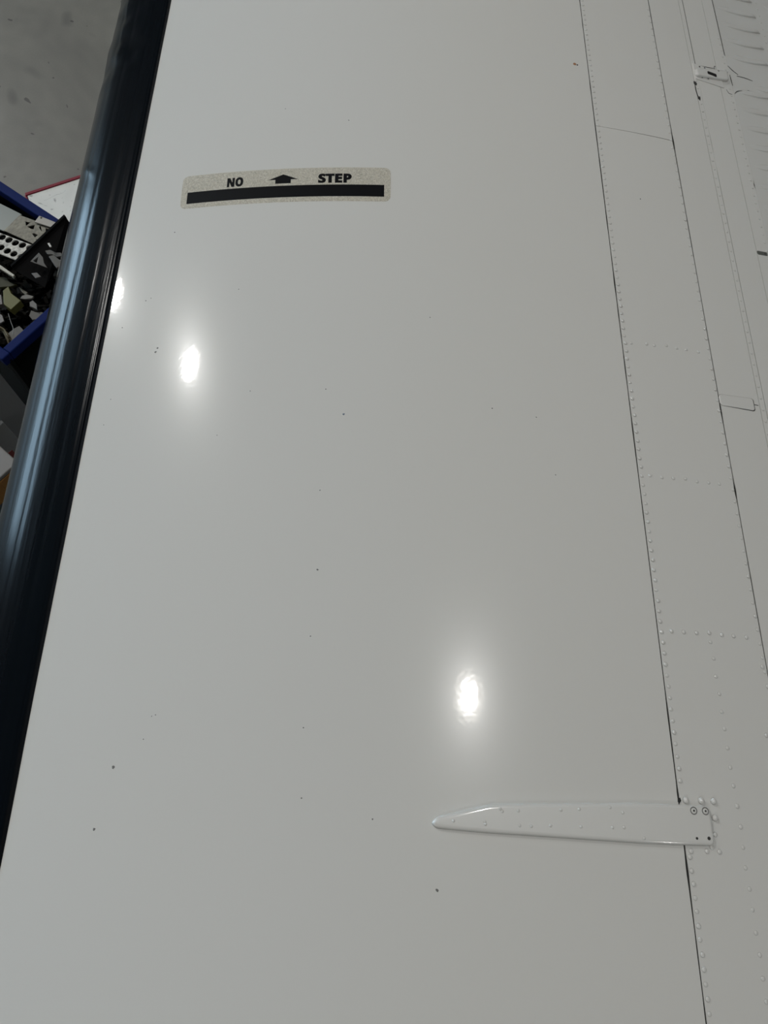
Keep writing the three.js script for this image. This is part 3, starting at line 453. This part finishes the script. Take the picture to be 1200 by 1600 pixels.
{ const gs = []; for (let k = 0; k < 7; k++) { const pts = [[-12 + k, 506 + k * 1.5], [2 + k * 1.6, 515 + k], [8 + k * 1.5, 526 + k * 0.7], [11 + k * 1.2, 534 - k]].map((q, i) => { const w = onLevel(q[0], q[1], 0.405); w.y += 0.006 * (k % 3) - i * 0.004 + (k > 3 ? 0.006 : 0); return w; }); gs.push(new THREE.TubeGeometry(new THREE.CatmullRomCurve3(pts), 20, 0.0018, 6)); } const m = scrap('wire_bundle', mergeGeometries(gs), std([0.14, 0.12, 0.07], 0.5), 'bundle of dull yellow wires in the tote corner', 'wires'); }
{ const pts = [[13, 490], [17, 503], [20.5, 513], [20.5, 523]].map(q => onLevel(q[0], q[1], 0.42)); scrap('single_wire', new THREE.TubeGeometry(new THREE.CatmullRomCurve3(pts), 24, 0.0009, 6), std([0.18, 0.18, 0.17], 0.5), 'single thin grey wire hanging below the olive box', 'wire'); }
tri(0.395, [[-12, 485], [4, 494], [7, 503], [-2, 508], [-14, 504]], null, std([0.12, 0.115, 0.11], 0.5), 'torn_sheet', 'torn grey sheet above the wire bundle', 'sheet', 0.003);
// loose layer of dark swarf filling the tote under the bigger pieces
{
  const e = c2.clone().sub(c1), f0 = V(-e.z, 0, e.x).normalize(); if (f0.dot(c0.clone().sub(c1)) < 0) f0.negate();
  const gs = [], o = new THREE.Object3D();
  for (let i = 0; i < 700; i++) { const p = c1.clone().addScaledVector(e, 0.14 + 0.72 * rnd()).addScaledVector(f0, 0.06 + 0.47 * rnd()); p.y = 0.25 + 0.125 * rnd(); const t = new THREE.BoxGeometry(0.006 + rnd() * 0.03, 0.0012, 0.004 + rnd() * 0.012); o.position.copy(p); o.rotation.set((rnd() - 0.5) * 1.6, rnd() * 6.28, (rnd() - 0.5) * 1.6); o.updateMatrix(); t.applyMatrix4(o.matrix); gs.push(t); }
  const bed = slab([0.06, 0.94].flatMap((t, k) => (k ? [0.57, 0.04] : [0.04, 0.57]).map(s => c1.clone().addScaledVector(e, t).addScaledVector(f0, s))), [], 0.02, flat(0.24)); const bi = bed.toNonIndexed ? bed : bed;
  const m = scrap('metal_swarf', mergeGeometries(gs), new THREE.MeshPhysicalMaterial({ color: 0x201f1c, roughness: 0.8, specularIntensity: 0.3 }), 'loose dark metal swarf filling the blue rimmed tote', 'swarf'); m.userData.kind = 'stuff';
}
// grey panel, marked carton and wooden stool standing left of the tote
{
  const mk = (label, name, cat, pA, pB, y0, y1, th, mat) => { const a = onLevel(...pA, y1), b = onLevel(...pB, y1), d = b.clone().sub(a), L = d.length(), g = rbox(L, y1 - y0, th, 0.002, L / 2, (y1 - y0) / 2, -th / 2); const m = mesh(name, g, mat); m.position.set(a.x, y0, a.z); m.rotation.y = Math.atan2(-d.z, d.x); return tag(m, label, cat); };
  mk('dull grey panel standing on edge between the tote and the carton', 'grey_board', 'board', [-70, 640], [-1, 582], 0.0, 0.40, 0.012, std([0.2, 0.21, 0.22], 0.6));
  const a = onLevel(-60, 700, 0.3), b = onLevel(-2, 652, 0.3), d = b.clone().sub(a), L = d.length();
  const g = group('carton', 'grey white carton with a faded red mark beside the wooden stool', 'carton', null, a.x, 0, a.z); g.rotation.y = Math.atan2(-d.z, d.x);
  mesh('body', rbox(L, 0.29, 0.01, 0.003, L / 2, 0.145, 0.006), std([0.3, 0.31, 0.32], 0.7), g);
  mesh('printed_mark', box(0.08, 0.035, 0.001, L - 0.07, 0.17, 0.0117), std([0.2, 0.05, 0.05], 0.7), g);
  const t1 = onLevel(28, 722, 0.34), t2 = onLevel(-40, 780, 0.34), t3 = onLevel(-30, 690, 0.34);
  const u = t2.clone().sub(t1), v = V(u.z, 0, -u.x).normalize(); if (v.dot(t3.clone().sub(t1)) < 0) v.negate();
  const Lu = u.length(), s = group('stool', 'low wooden stool with a worn grey top beside the boot', 'stool', null, t1.x, 0, t1.z); s.rotation.y = Math.atan2(-u.z, u.x);
  const vz = V(0, 0, 1).applyAxisAngle(V(0, 1, 0), s.rotation.y).dot(v) > 0 ? 1 : -1;
  mesh('seat', rbox(Lu, 0.012, 0.15, 0.003, Lu / 2, 0.334, vz * 0.075), std([0.19, 0.185, 0.18], 0.6), s);
  const wm = new THREE.MeshStandardMaterial({ map: wood, roughness: 0.6 }); wm.color.setRGB(0.8, 0.8, 0.8);
  mesh('apron', rbox(Lu, 0.07, 0.02, 0.003, Lu / 2, 0.292, vz * 0.01), wm, s); mesh('apron', rbox(Lu, 0.07, 0.02, 0.003, Lu / 2, 0.292, vz * 0.14), wm, s);
  for (const x of [0.02, Lu - 0.02]) for (const z of [0.035, 0.115]) mesh('leg', rbox(0.03, 0.257, 0.03, 0.003, x, 0.1285, vz * z), std([0.05, 0.065, 0.085], 0.5), s);
}
scene.updateMatrixWorld(true);
renderer.render(scene, camera);
